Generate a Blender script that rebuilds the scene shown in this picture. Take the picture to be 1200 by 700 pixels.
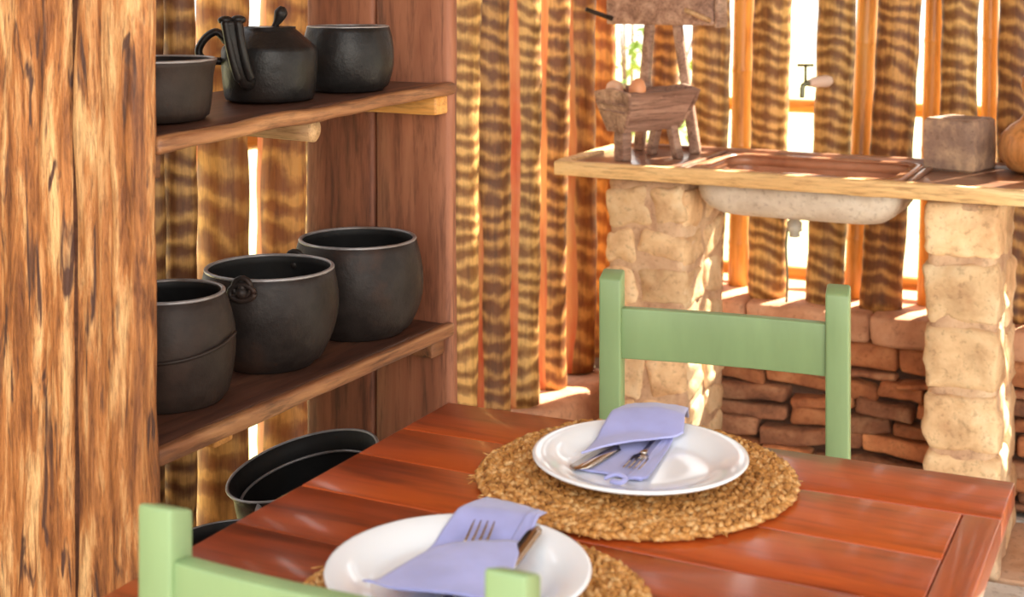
import bpy, bmesh, math, random
from mathutils import Vector, Matrix, noise as mn
for o in list(bpy.data.objects): bpy.data.objects.remove(o)
S = bpy.context.scene
C = S.collection
PI = math.pi
# ------------------------------------------------------------------ camera
F, V0, CH = 1600.0, -20.0, 1.36
cam = bpy.data.objects.new('camera', bpy.data.cameras.new('camera')); C.objects.link(cam)
cam.location = (0, 0, CH); cam.rotation_euler = (PI/2, 0, math.atan2(.448, .894))
cam.data.lens = 48; cam.data.sensor_width = 36; cam.data.sensor_fit = 'HORIZONTAL'
cam.data.shift_y = -370/1200
cam.data.clip_start = .05
cam.data.dof.use_dof = True; cam.data.dof.focus_distance = 2.15; cam.data.dof.aperture_fstop = 6.0
S.camera = cam
# ------------------------------------------------------------------ light
w = bpy.data.worlds.new('sky'); S.world = w; w.use_nodes = True
nt = w.node_tree; bg = nt.nodes['Background']
tcw = nt.nodes.new('ShaderNodeTexCoord'); sep = nt.nodes.new('ShaderNodeSeparateXYZ')
rw = nt.nodes.new('ShaderNodeValToRGB'); nt.links.new(tcw.outputs['Generated'], sep.inputs[0])
nt.links.new(sep.outputs['Z'], rw.inputs[0]); nt.links.new(rw.outputs[0], bg.inputs[0])
rw.color_ramp.elements[0].position = 0; rw.color_ramp.elements[0].color = (1.0, .93, .80, 1)
rw.color_ramp.elements[1].position = .6; rw.color_ramp.elements[1].color = (.86, .93, 1.0, 1)
bg.inputs[1].default_value = 2.3
def add_light(name, kind, energy, loc, rot, color=(1, 1, 1), size=1.0, size_y=None):
    l = bpy.data.lights.new(name, kind); l.energy = energy; l.color = color
    if kind == 'SUN': l.angle = math.radians(1.2)
    if kind == 'AREA':
        l.shape = 'RECTANGLE'; l.size = size; l.size_y = size_y or size
    o = bpy.data.objects.new(name, l); C.objects.link(o); o.location = loc; o.rotation_euler = rot
    return o
sd = Vector((.42, 1.0, .95))           # direction towards the sun: behind the back wall, a little right
sun = add_light('sun', 'SUN', 26.0, (2, 8, 6), sd.to_track_quat('Z', 'Y').to_euler(), (1, .86, .66))
# daylight of the open veranda side, right of and behind the camera
dl = Vector((.75, -1.0, .55))
add_light('veranda_daylight', 'AREA', 62, (1.9, -1.6, 2.1), dl.to_track_quat('Z', 'Y').to_euler(), (1, .93, .83), 2.6, 1.8)
S.view_settings.view_transform = 'Standard'; S.view_settings.look = 'None'
S.view_settings.gamma = 1; S.view_settings.use_curve_mapping = False
S.view_settings.exposure = 0.14
# ------------------------------------------------------------------ coordinates measured on the photograph -> metres
def c2r(x, Z): return (.894*x - .448*Z, .448*x + .894*Z)
def onz(u, v, z):
    Z = (CH - z)*F/(v - V0); x, y = c2r((u - 600)/F*Z, Z); return Vector((x, y, z))
def atZ(u, Z): x, y = c2r((u - 600)/F*Z, Z); return Vector((x, y, 0))
def ony(u, y):
    s = (u - 600)/F; Z = y/(.448*s + .894); return Vector((*c2r(s*Z, Z), 0)), Z
def onx(u, x):
    s = (u - 600)/F; Z = x/(.894*s - .448); return Vector((*c2r(s*Z, Z), 0)), Z
# ------------------------------------------------------------------ materials
def mat(name, base=(.5, .5, .5), rough=.5, metal=0, coat=0, spec=None):
    m = bpy.data.materials.new(name); m.use_nodes = True
    b = m.node_tree.nodes['Principled BSDF']
    b.inputs['Base Color'].default_value = (*base, 1); b.inputs['Roughness'].default_value = rough
    b.inputs['Metallic'].default_value = metal; b.inputs['Coat Weight'].default_value = coat
    b.inputs['Coat Roughness'].default_value = .12
    if spec is not None: b.inputs['Specular IOR Level'].default_value = spec
    return m, m.node_tree, b
def nd(t, typ, **k):
    n = t.nodes.new(typ)
    for a, v in k.items():
        if a.startswith('i_'): n.inputs[a[2:].replace('_', ' ')].default_value = v
        else: setattr(n, a, v)
    return n
def coords(t, scale=(1, 1, 1), rnd=True):
    tc = nd(t, 'ShaderNodeTexCoord'); mp = nd(t, 'ShaderNodeMapping'); mp.inputs['Scale'].default_value = scale
    t.links.new(tc.outputs['Object'], mp.inputs[0])
    if rnd:
        oi = nd(t, 'ShaderNodeObjectInfo'); mu = nd(t, 'ShaderNodeMath', operation='MULTIPLY'); mu.inputs[1].default_value = 37.0
        t.links.new(oi.outputs['Random'], mu.inputs[0]); t.links.new(mu.outputs[0], mp.inputs['Location'])
    return mp.outputs[0]
def ramp(t, src, stops):
    r = nd(t, 'ShaderNodeValToRGB'); cr = r.color_ramp
    while len(cr.elements) < len(stops): cr.elements.new(.5)
    for e, (p, c) in zip(cr.elements, stops): e.position = p; e.color = (*c, 1)
    t.links.new(src, r.inputs[0]); return r.outputs[0]
def noisen(t, vec, scale, detail=4, rough=.6, dist=0):
    n = nd(t, 'ShaderNodeTexNoise'); n.inputs['Scale'].default_value = scale; n.inputs['Detail'].default_value = detail
    n.inputs['Roughness'].default_value = rough; n.inputs['Distortion'].default_value = dist
    t.links.new(vec, n.inputs['Vector']); return n.outputs['Fac']
def mixc(t, f, a, b, mode='MIX'):
    m = nd(t, 'ShaderNodeMix', data_type='RGBA', blend_type=mode)
    for s, i in ((f, 0), (a, 6), (b, 7)):
        if isinstance(s, (int, float)): m.inputs[i].default_value = s
        elif isinstance(s, tuple): m.inputs[i].default_value = (*s, 1)
        else: t.links.new(s, m.inputs[i])
    return m.outputs[2]
def math_(t, op, a, b=0.0):
    m = nd(t, 'ShaderNodeMath', operation=op)
    for i, s in enumerate((a, b)):
        if isinstance(s, (int, float)): m.inputs[i].default_value = s
        else: t.links.new(s, m.inputs[i])
    return m.outputs[0]
def bump(t, b, h, strength=.5, dist=.002):
    n = nd(t, 'ShaderNodeBump'); n.inputs['Strength'].default_value = strength; n.inputs['Distance'].default_value = dist
    t.links.new(h, n.inputs['Height']); t.links.new(n.outputs[0], b.inputs['Normal'])
def bright_var(t, col, amt=.25):
    oi = nd(t, 'ShaderNodeObjectInfo'); h = nd(t, 'ShaderNodeHueSaturation')
    mr = nd(t, 'ShaderNodeMapRange'); mr.inputs[3].default_value = 1 - amt; mr.inputs[4].default_value = 1 + amt
    t.links.new(oi.outputs['Random'], mr.inputs[0]); t.links.new(mr.outputs[0], h.inputs['Value']); t.links.new(col, h.inputs['Color'])
    return h.outputs[0]
def wood(name, dark, mid, light, axis='z', sc=1.0, rough=.5, bmp=.5, bd=.002, coat=0, streak=None, var=.12, k=14, contrast=1.0, st=.09):
    m, t, b = mat(name, mid, rough, coat=coat)
    s = {'x': (st, 1, 1), 'y': (1, st, 1), 'z': (1, 1, st)}[axis]
    v = coords(t, tuple(a*sc for a in s))
    n1 = noisen(t, v, k, 6, .65, .6); n2 = noisen(t, v, k*6, 4, .7, .2)
    c = ramp(t, n1, [(.5-.18/contrast, dark), (.5, mid), (.5+.18/contrast, light)])
    c2 = ramp(t, n2, [(.33, tuple(x*.45 for x in dark)), (.52, (1, 1, 1))])
    c = mixc(t, .55, c, c2, 'MULTIPLY')
    if streak:
        n3 = noisen(t, v, k*1.7, 3, .5, 1.2); f = ramp(t, n3, [(.58, (0, 0, 0)), (.66, (1, 1, 1))])
        c = mixc(t, f, c, streak)
    c = bright_var(t, c, var)
    t.links.new(c, b.inputs['Base Color'])
    bump(t, b, math_(t, 'ADD', n1, math_(t, 'MULTIPLY', n2, .5)), bmp, bd)
    return m
def trunk_mat(name, dark, light, red, freq=215.0, flat=.0):
    m, t, b = mat(name, light, .55)
    v = coords(t, (1, 1, 1)); v2 = coords(t, (1, 1, .1))
    sx = nd(t, 'ShaderNodeSeparateXYZ'); t.links.new(v, sx.inputs[0])
    n = noisen(t, v, 7, 3, .55, .2); nb = noisen(t, v, 45, 3, .6)
    tc = nd(t, 'ShaderNodeTexCoord'); s0 = nd(t, 'ShaderNodeSeparateXYZ'); t.links.new(tc.outputs['Object'], s0.inputs[0])
    ph = math_(t, 'ADD', math_(t, 'MULTIPLY', sx.outputs['Z'], freq), math_(t, 'MULTIPLY', n, 13.0))
    ph = math_(t, 'ADD', ph, math_(t, 'ADD', math_(t, 'MULTIPLY', math_(t, 'ABSOLUTE', s0.outputs['X']), 22.0), math_(t, 'MULTIPLY', s0.outputs['X'], 30.0)))
    ph = math_(t, 'ADD', ph, math_(t, 'MULTIPLY', nb, 2.2))
    sn = math_(t, 'SINE', ph)
    f = math_(t, 'ADD', math_(t, 'MULTIPLY', sn, .30), .50)
    f = math_(t, 'ADD', f, math_(t, 'MULTIPLY', math_(t, 'SUBTRACT', noisen(t, v2, 20, 5, .7), .5), 1.35))
    c = ramp(t, f, [(.25, dark), (.56, tuple(.62*a+.38*q for a, q in zip(dark, light))), (.80, light)])
    n4 = noisen(t, v2, 60, 4, .7)
    c = mixc(t, .5, c, ramp(t, n4, [(.35, (.25, .17, .12)), (.55, (1, 1, 1))]), 'MULTIPLY')
    at = nd(t, 'ShaderNodeAttribute', attribute_name='edge')
    fe = math_(t, 'ADD', at.outputs['Fac'], math_(t, 'MULTIPLY', math_(t, 'SUBTRACT', noisen(t, v2, 16, 3, .6), .5), .9))
    c = mixc(t, ramp(t, fe, [(.55, (0, 0, 0)), (.62, (1, 1, 1))]), c, mixc(t, ramp(t, noisen(t, v2, 22, 4), [(.35, (0, 0, 0)), (.7, (1, 1, 1))]), red, (.74, .38, .14)))
    c = bright_var(t, c, .15)
    t.links.new(c, b.inputs['Base Color']); bump(t, b, f, .5, .003)
    return m
M = {}
M['hewn'] = wood('hewn_timber', (.19, .058, .015), (.52, .195, .052), (.88, .52, .22), 'z', 1.0, .6, 1.0, .008, streak=(.09, .035, .02), k=32, contrast=1.2, st=.13)
M['panel'] = wood('red_brown_plank', (.14, .042, .02), (.25, .082, .038), (.37, .14, .07), 'z', 1.0, .6, .4, .0015, k=11)
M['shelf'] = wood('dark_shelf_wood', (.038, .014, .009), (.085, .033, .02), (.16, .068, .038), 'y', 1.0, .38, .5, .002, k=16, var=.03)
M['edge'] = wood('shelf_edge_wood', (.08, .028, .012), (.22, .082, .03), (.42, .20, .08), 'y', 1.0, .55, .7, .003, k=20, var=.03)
M['cleat'] = wood('cleat_wood', (.42, .16, .03), (.66, .30, .07), (.8, .45, .15), 'x', 1.0, .5, .4, .001, k=14)
M['log'] = wood('log_wood', (.42, .23, .10), (.60, .37, .18), (.72, .50, .28), 'x', 1.0, .6, .5, .001, k=30)
M['trunk'] = trunk_mat('palm_trunk', (.21, .085, .018), (.68, .41, .13), (.60, .10, .04), 160.0)
M['trunk_dark'] = trunk_mat('dark_palm_trunk', (.16, .055, .014), (.58, .31, .09), (.52, .08, .025), 140.0)
M['trunk_gold'] = trunk_mat('golden_trunk', (.30, .095, .018), (.70, .34, .08), (.66, .12, .03), 100.0)
M['bamboo'] = wood('bamboo', (.44, .19, .04), (.64, .30, .07), (.78, .44, .13), 'z', 1.0, .32, .2, .001, k=9)
M['table'] = wood('varnished_table_wood', (.17, .025, .005), (.37, .058, .009), (.52, .105, .017), 'x', 1.0, .34, .10, .0006, coat=.35, k=5, var=.09)
M['table_y'] = wood('varnished_table_wood_lengthwise', (.17, .025, .005), (.34, .052, .009), (.48, .095, .016), 'y', 1.0, .34, .10, .0006, coat=.35, k=5, var=.09)
M['grey_wood'] = wood('weathered_grey_wood', (.17, .085, .058), (.36, .215, .155), (.56, .38, .28), 'y', 1.0, .6, .7, .002, k=24)
M['counter'] = wood('counter_wood', (.16, .068, .04), (.29, .14, .085), (.42, .23, .15), 'x', 1.0, .28, .3, .001, k=12, coat=.3)
M['counter_edge'] = wood('counter_edge_wood', (.58, .33, .13), (.78, .52, .24), (.88, .66, .36), 'x', 1.0, .5, .8, .003, k=20)
M['ceiling'] = wood('ceiling_boards', (.16, .08, .04), (.30, .16, .08), (.4, .24, .13), 'x', 1.0, .7, .3, .001)
M['gourd'] = wood('gourd_skin', (.36, .12, .03), (.58, .24, .07), (.70, .36, .14), 'z', 1.0, .3, .1, .0005, k=7)
def stone(name, cols, scale=14, rough=.85, bmp=.8, bd=.004, var=.15, pit=True):
    m, t, b = mat(name, cols[1], rough)
    v = coords(t); n = noisen(t, v, scale, 5, .6, .3); n2 = noisen(t, v, scale*7, 4, .7)
    st = [(.3 + .4*i/(len(cols)-1), c) for i, c in enumerate(cols)]
    c = ramp(t, n, st)
    if pit: c = mixc(t, .35, c, ramp(t, n2, [(.34, (.25, .16, .1)), (.46, (1, 1, 1))]), 'MULTIPLY')
    c = bright_var(t, c, var); t.links.new(c, b.inputs['Base Color'])
    bump(t, b, math_(t, 'ADD', n, math_(t, 'MULTIPLY', n2, .6)), bmp, bd); return m
M['cream'] = stone('cream_rubble_stone', [(.52, .30, .15), (.76, .53, .30), (.86, .68, .44)], 9)
M['pinkish'] = stone('pinkish_mortar', [(.46, .26, .16), (.64, .42, .26), (.78, .58, .38)], 12)
M['slate_a'] = stone('orange_ledge_stone', [(.30, .10, .04), (.50, .19, .075), (.66, .30, .13)], 12, var=.3)
M['slate_b'] = stone('brown_ledge_stone', [(.17, .075, .042), (.38, .16, .08), (.56, .30, .16)], 14, var=.35)
M['joint'] = stone('dark_joint', [(.07, .035, .02), (.13, .065, .04)], 20)
M['cap'] = stone('clay_cap', [(.42, .19, .10), (.58, .30, .17), (.68, .40, .25)], 8, var=.06)
M['flag_a'] = stone('pale_flagstone', [(.50, .46, .41), (.64, .60, .54), (.74, .71, .66)], 9, .6, .4, .002)
M['flag_b'] = stone('orange_flagstone', [(.50, .28, .16), (.64, .40, .25), (.70, .50, .36)], 9, .6, .4, .002)
M['grout'] = stone('floor_grout', [(.33, .28, .24), (.42, .37, .32)], 20)
M['ground'] = stone('garden_ground', [(.30, .33, .14), (.46, .45, .22), (.55, .50, .32)], 3)
M['plaster'] = stone('sink_cement', [(.52, .42, .33), (.68, .59, .49), (.76, .70, .62)], 10, .7, .3, .001, .02)
M['soap'] = stone('mottled_block', [(.17, .11, .085), (.30, .20, .15), (.62, .43, .27)], 13, .6, .3, .001, .02)
M['sinkin'] = stone('sink_copper', [(.30, .13, .07), (.42, .20, .11), (.52, .28, .17)], 7, .25, .15, .001, .02, False)
def iron(name, a, b_, rough=.42, rust=(.09, .045, .03), sc=26, met=.35):
    m, t, b = mat(name, a, rough, metal=met, spec=.22 if met < .3 else .5)
    v = coords(t); n = noisen(t, v, sc, 5, .65); n2 = noisen(t, v, 9, 4, .6)
    c = ramp(t, n, [(.3, a), (.7, b_)])
    c = mixc(t, ramp(t, n2, [(.5, (0, 0, 0)), (.68, (1, 1, 1))]), c, rust)
    t.links.new(c, b.inputs['Base Color'])
    r = nd(t, 'ShaderNodeMapRange'); r.inputs[3].default_value = rough-.08; r.inputs[4].default_value = rough+.16
    t.links.new(n2, r.inputs[0]); t.links.new(r.outputs[0], b.inputs['Roughness'])
    bump(t, b, math_(t, 'ADD', n, n2), .6, .003); return m
M['iron'] = iron('cast_iron', (.014, .010, .009), (.032, .024, .021), .42, (.05, .025, .017), met=.15)
M['iron_smooth'] = iron('black_iron', (.010, .009, .009), (.022, .019, .018), .30, (.022, .014, .011), 40, .15)
M['iron_brown'] = iron('brown_iron', (.022, .014, .011), (.038, .026, .021), .46, (.05, .028, .02), met=.15)
M['iron_rim'] = iron('worn_iron_rim', (.22, .20, .20), (.36, .34, .34), .3, (.16, .12, .10))
M['iron_dark'] = iron('darkest_iron', (.006, .005, .005), (.010, .009, .009), .6, (.012, .009, .007))
def paint(name, col, rough, var):
    m, t, b = mat(name, col, rough); v = coords(t, (1, 1, .25)); n = noisen(t, v, 14, 4, .6)
    c = ramp(t, n, [(.3, tuple(x*(1-var) for x in col)), (.7, tuple(min(1, x*(1+var)) for x in col))])
    t.links.new(c, b.inputs['Base Color']); bump(t, b, noisen(t, v, 50, 3), .15, .001); return m
M['green'] = paint('sage_green_paint', (.225, .325, .145), .42, .10)
M['china'], _t, _b = mat('white_glazed_china', (.80, .83, .85), .12, coat=.5)
def cloth(name, col):
    m, t, b = mat(name, col, .85); b.inputs['Sheen Weight'].default_value = .3
    v = coords(t); n = noisen(t, v, 900, 2, .5); n2 = noisen(t, v, 22, 3, .5)
    t.links.new(ramp(t, n2, [(.3, tuple(x*.88 for x in col)), (.7, tuple(min(1, x*1.08) for x in col))]), b.inputs['Base Color'])
    bump(t, b, n, .4, .0008); return m
M['napkin'] = cloth('periwinkle_cloth', (.33, .34, .63))
M['hem'] = cloth('periwinkle_thread', (.42, .43, .74))
M['steel'], _t, _b = mat('cutlery_steel', (.52, .47, .43), .16, 1.0)
M['tap'], _t, _b = mat('tarnished_tap_metal', (.20, .21, .14), .4, .7)
M['tap_body'], _t, _b = mat('pale_tap_body', (.70, .52, .42), .45)
M['pvc'], _t, _b = mat('grey_waste_pipe', (.52, .50, .44), .4)
M['egg'] = stone('brown_eggshell', [(.62, .26, .12), (.74, .34, .17)], 8, .45, .05, .0002, .05, False)
M['egg_pale'] = stone('pale_eggshell', [(.80, .50, .33), (.85, .58, .42)], 8, .45, .05, .0002, .05, False)
def straw():
    m, t, b = mat('braided_straw', (.5, .3, .1), .7)
    v = coords(t); n = noisen(t, v, 75, 3, .7); n2 = noisen(t, v, 260, 3, .7)
    c = ramp(t, n, [(.3, (.24, .095, .018)), (.5, (.58, .26, .055)), (.7, (.82, .54, .24))])
    c = mixc(t, .5, c, ramp(t, n2, [(.35, (.42, .3, .2)), (.6, (1, 1, 1))]), 'MULTIPLY')
    t.links.new(c, b.inputs['Base Color']); bump(t, b, n2, .5, .001); return m
M['straw'] = straw()
def leafm():
    m, t, b = mat('leaf_green', (.22, .36, .05), .5); b.inputs['Transmission Weight'].default_value = 0
    c = ramp(t, noisen(t, coords(t), 12, 2), [(.3, (.16, .30, .04)), (.7, (.42, .50, .10))]); t.links.new(c, b.inputs['Base Color']); return m
M['leaf'] = leafm()
# ------------------------------------------------------------------ object helpers
RM = {}
def root(name, loc, rz=0.0, label=None, cat=None, group=None, kind=None):
    o = bpy.data.objects.new(name, None); o.empty_display_size = .05; C.objects.link(o)
    o.location = loc; o.rotation_euler = (0, 0, rz); RM[o] = Matrix.Translation(loc) @ Matrix.Rotation(rz, 4, 'Z')
    return tag(o, label, cat, group, kind)
def tag(o, label=None, cat=None, group=None, kind=None):
    for k_, v_ in (('label', label), ('category', cat), ('group', group), ('kind', kind)):
        if v_: o[k_] = v_
    return o
def part(name, bm, m, parent=None, world=False, label=None, smooth=True, kind=None, loc=None):
    """link bm as one mesh object; world=True: bm is in world coordinates and is moved into the parent's frame"""
    if world:
        if parent is not None: bm.transform(RM[parent].inverted())
        elif loc is not None: bm.transform(Matrix.Translation(-Vector(loc)))
    me = bpy.data.meshes.new(name); bmesh.ops.recalc_face_normals(bm, faces=bm.faces); bm.to_mesh(me); bm.free()
    for p in me.polygons: p.use_smooth = smooth
    me.materials.append(M[m] if isinstance(m, str) else m)
    o = bpy.data.objects.new(name, me); C.objects.link(o)
    if parent is not None: o.parent = parent; RM[o] = RM.get(parent)
    elif loc is not None: o.location = loc
    return tag(o, label, kind=kind)
def B(): return bmesh.new()
def lbox(bm, lo, hi, n=(1, 1, 1), r=.002, amp=0.0, freq=(8, 8, 8), seed=0, fn=None, seg=1):
    """box with rounded edges on a lattice, optional noise relief, fn(Vector)->Vector deform"""
    ax = []
    for a in range(3):
        L, H = lo[a], hi[a]; rr = min(r, (H-L)*.49)
        c = [L, L+rr*.3, L+rr] if seg > 1 else [L, L+rr]
        c += [L+rr + (H-L-2*rr)*i/n[a] for i in range(1, n[a])]
        c += [H-rr, H-rr*.3, H] if seg > 1 else [H-rr, H]
        ax.append(c)
    N = [len(c)-1 for c in ax]; V = {}
    rr3 = [min(r, (hi[a]-lo[a])*.49) for a in range(3)]; rm = min(rr3)
    def vert(i, j, k):
        key = (i, j, k)
        if key in V: return V[key]
        p = Vector((ax[0][i], ax[1][j], ax[2][k]))
        q = Vector([min(max(p[a], lo[a]+rm), hi[a]-rm) for a in range(3)])
        d = p-q
        if d.length > 1e-9:
            nz = sum(1 for x in d if abs(x) > 1e-9)
            if nz > 1: p = q + d.normalized()*rm
        if amp:
            s = Vector((p.x*freq[0]+seed*7.3, p.y*freq[1]-seed*3.1, p.z*freq[2]+seed*5.7))
            p = p + (mn.noise_vector(s) + .5*mn.noise_vector(s*2.3))*amp
        if fn: p = fn(p)
        V[key] = bm.verts.new(p); return V[key]
    for a in range(3):
        b_, c_ = (a+1) % 3, (a+2) % 3
        for side in (0, N[a]):
            for i in range(N[b_]):
                for j in range(N[c_]):
                    q = []
                    for (ii, jj) in ((i, j), (i+1, j), (i+1, j+1), (i, j+1)):
                        k_ = [0, 0, 0]; k_[a] = side; k_[b_] = ii; k_[c_] = jj; q.append(vert(*k_))
                    try: bm.faces.new(q)
                    except ValueError: pass
    return bm
def lathe(bm, prof, n=48, center=(0, 0, 0), wob=0, seed=0):
    cx, cy, cz = center; rings = []
    for (r, z) in prof:
        if r < 1e-6: rings.append([bm.verts.new((cx, cy, cz+z))]); continue
        rings.append([bm.verts.new((cx+(r+wob*mn.noise(Vector((math.cos(2*PI*i/n)*1.5+seed, math.sin(2*PI*i/n)*1.5, z*12))))*math.cos(2*PI*i/n),
                                    cy+(r+wob*mn.noise(Vector((math.cos(2*PI*i/n)*1.5+seed, math.sin(2*PI*i/n)*1.5, z*12))))*math.sin(2*PI*i/n), cz+z)) for i in range(n)])
    for a, b in zip(rings, rings[1:]):
        for i in range(n):
            j = (i+1) % n
            if len(a) == 1 and len(b) == 1: continue
            if len(a) == 1: bm.faces.new((a[0], b[j], b[i]))
            elif len(b) == 1: bm.faces.new((a[i], a[j], b[0]))
            else: bm.faces.new((a[i], a[j], b[j], b[i]))
    return bm
def tube(bm, pts, rad, n=10, sy=1.0, caps=True, up=None):
    pts = [Vector(p) for p in pts]; m = len(pts)
    rad = rad if isinstance(rad, (list, tuple)) else [rad]*m
    rings = []; prev = None
    for i, p in enumerate(pts):
        d = (pts[min(i+1, m-1)] - pts[max(i-1, 0)]).normalized()
        if prev is None:
            a = Vector(up) if up else (Vector((0, 0, 1)) if abs(d.z) < .9 else Vector((1, 0, 0)))
        else: a = prev
        a = (a - d*a.dot(d)).normalized(); prev = a; b = d.cross(a)
        rings.append([bm.verts.new(p + (a*math.cos(2*PI*k/n) + b*math.sin(2*PI*k/n)*sy)*rad[i]) for k in range(n)])
    for x, y in zip(rings, rings[1:]):
        for k in range(n): bm.faces.new((x[k], x[(k+1) % n], y[(k+1) % n], y[k]))
    if caps:
        bm.faces.new(rings[0][::-1]); bm.faces.new(rings[-1])
    return bm
def smooth_path(ctrl, n=8):
    """Catmull-Rom through the control points"""
    c = [Vector(p) for p in ctrl]; c = [c[0]*2-c[1]] + c + [c[-1]*2-c[-2]]; out = []
    for i in range(1, len(c)-2):
        for k in range(n):
            t = k/n; a, b, d, e = c[i-1], c[i], c[i+1], c[i+2]
            out.append(.5*((2*b) + (d-a)*t + (2*a-5*b+4*d-e)*t*t + (3*b-a-3*d+e)*t**3))
    out.append(c[-2]); return out
def blob(bm, c, r, n=10, m_=8, amp=0, freq=10, seed=0):
    c = Vector(c); rings = []
    for j in range(m_+1):
        th = PI*j/m_; row = []
        for i in range(n if 0 < j < m_ else 1):
            d = Vector((math.sin(th)*math.cos(2*PI*i/n), math.sin(th)*math.sin(2*PI*i/n), math.cos(th)))
            p = Vector((d.x*r[0], d.y*r[1], d.z*r[2]))
            if amp: p += d*amp*mn.noise(p*freq+Vector((seed, 0, 0)))
            row.append(bm.verts.new(c+p))
        rings.append(row)
    for a, b in zip(rings, rings[1:]):
        for i in range(n):
            j = (i+1) % n
            if len(a) == 1: bm.faces.new((a[0], b[i], b[j]))
            elif len(b) == 1: bm.faces.new((a[i], b[0], a[j]))
            else: bm.faces.new((a[i], b[i], b[j], a[j]))
    return bm
rnd = random.Random(5)
# ------------------------------------------------------------------ setting: floor
fl = root('floor', (0, 0, 0), kind='structure')
b = B(); lbox(b, (-1.9, -1.2, -.08), (2.6, 3.98, -.012), r=.002); part('grout_bed', b, 'grout', fl)
nx, ny = 13, 15; gx = lambda i: -1.46 + i*.31; gy = lambda j: -1.15 + j*.34
jit = {(i, j): (gx(i)+rnd.uniform(-.07, .07), gy(j)+rnd.uniform(-.07, .07)) for i in range(nx+1) for j in range(ny+1)}
for i in range(nx):
    for j in range(ny):
        q = [Vector((*jit[k], 0)) for k in ((i, j), (i+1, j), (i+1, j+1), (i, j+1))]
        if any(p.y > 3.72 for p in q): q = [Vector((p.x, min(p.y, 3.69), 0)) for p in q]
        c = sum(q, Vector())/4; q = [c+(p-c)*.945 for p in q]
        pts = []
        for k in range(4):
            a, d = q[k], q[(k+1) % 4]; pts += [a.lerp(d, .12), a.lerp(d, .5)+Vector((rnd.uniform(-.012, .012), rnd.uniform(-.012, .012), 0)), a.lerp(d, .88)]
        b = B(); h = rnd.uniform(-.003, .0)
        lo_ = [b.verts.new((p.x-c.x, p.y-c.y, -.02)) for p in pts]; md = [b.verts.new((p.x-c.x, p.y-c.y, h-.004)) for p in pts]
        tp = [b.verts.new(((p.x-c.x)*.97, (p.y-c.y)*.97, h)) for p in pts]
        for k in range(12):
            l = (k+1) % 12; b.faces.new((lo_[k], lo_[l], md[l], md[k])); b.faces.new((md[k], md[l], tp[l], tp[k]))
        b.faces.new(tp); b.faces.new(lo_[::-1])
        o = part('flagstone', b, 'flag_b' if rnd.random() < .16 else 'flag_a', fl, smooth=False); o.location = (c.x, c.y, 0)
b = B(); lbox(b, (-14, 3.985, -.10), (14, 24, -.03), r=.002); tag(part('garden_ground', b, 'ground'), kind='structure')
b = B(); lbox(b, (-14, -8, -.10), (-1.905, 3.98, -.03), r=.002); tag(part('garden_ground', b, 'ground'), kind='structure')
# ceiling of boards (out of view, shades the room)
ce = root('ceiling', (0, 0, 2.5), kind='structure')
for k in range(10):
    b = B(); lbox(b, (-2.3, 4.35-(k+1)*.36, 2.5), (2.8, 4.35-k*.36-.01, 2.53), r=.003); part('ceiling_board', b, 'ceiling', ce, world=True)
# ------------------------------------------------------------------ poles
def pole_mesh(r, L, seed, edge_dir=None, lump=.06, seg=20, bands=True, edge_w=.55, step=.035):
    bm = B(); nr = int(L/step); lay = bm.verts.layers.float.new('edge'); rings = []
    for j in range(nr+1):
        z = L*j/nr; row = []
        ox = .010*mn.noise(Vector((z*1.3, seed, 0))); oy = .010*mn.noise(Vector((z*1.3, seed, 9)))
        for i in range(seg):
            a = 2*PI*i/seg; d = Vector((math.cos(a), math.sin(a), 0))
            rr = r*(1 + lump*mn.noise(Vector((d.x*1.4+seed, d.y*1.4, z*3))) + lump*.5*mn.noise(Vector((d.x*3, d.y*3+seed, z*9))))
            if bands: rr += .0013*math.sin(z*215+2*mn.noise(Vector((a, z*4, seed))))
            v = bm.verts.new((ox+rr*d.x, oy+rr*d.y, z))
            if edge_dir is not None:
                da = (a-edge_dir+PI) % (2*PI)-PI
                v[lay] = max(0, min(1, .5 + (edge_w + .22*mn.noise(Vector((z*3, seed, 4))) - abs(da))*1.3))
            row.append(v)
        rings.append(row)
    for a_, b_ in zip(rings, rings[1:]):
        for i in range(seg): bm.faces.new((a_[i], a_[(i+1) % seg], b_[(i+1) % seg], b_[i]))
    bm.faces.new(rings[0][::-1]); bm.faces.new(rings[-1]); return bm
def bamboo_mesh(r, L, seed):
    bm = B(); prof = []; z = 0; nodes = []; k = .08+.2*((seed*.37) % 1)
    while k < L: nodes.append(k); k += .27+.05*math.sin(seed+k*7)
    zs = [0, L]
    for q in nodes: zs += [q-.012, q-.004, q, q+.004, q+.012]
    for z in sorted(x for x in zs if 0 <= x <= L):
        rr = r
        for q in nodes:
            if abs(z-q) < .006: rr = r*1.07 if abs(z-q) < .001 else r*1.035
        prof.append((rr, z))
    prof = [(0, 0)] + prof + [(0, L)]
    return lathe(bm, prof, 20)
def add_pole(parent, base, top, r, m, seed, edge_dir=None, kind='trunk', name='wall_pole', edge_w=.55):
    base = Vector(base); top = Vector(top); d = top-base
    bm = pole_mesh(r, d.length, seed, edge_dir, edge_w=edge_w) if kind == 'trunk' else bamboo_mesh(r, d.length, seed)
    o = part(name, bm, m, parent); o.location = base-parent.location
    o.rotation_euler = Vector((0, 0, 1)).rotation_difference(d.normalized()).to_euler(); return o
def sil(u0, u1, plane, val):
    """pole centre on a plane and radius from its two silhouettes"""
    a0 = math.atan((u0-600)/F); a1 = math.atan((u1-600)/F); um = 600+F*math.tan((a0+a1)/2)
    p, Z = (onx if plane == 'x' else ony)(um, val); return p, p.length*math.sin((a1-a0)/2)
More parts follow.
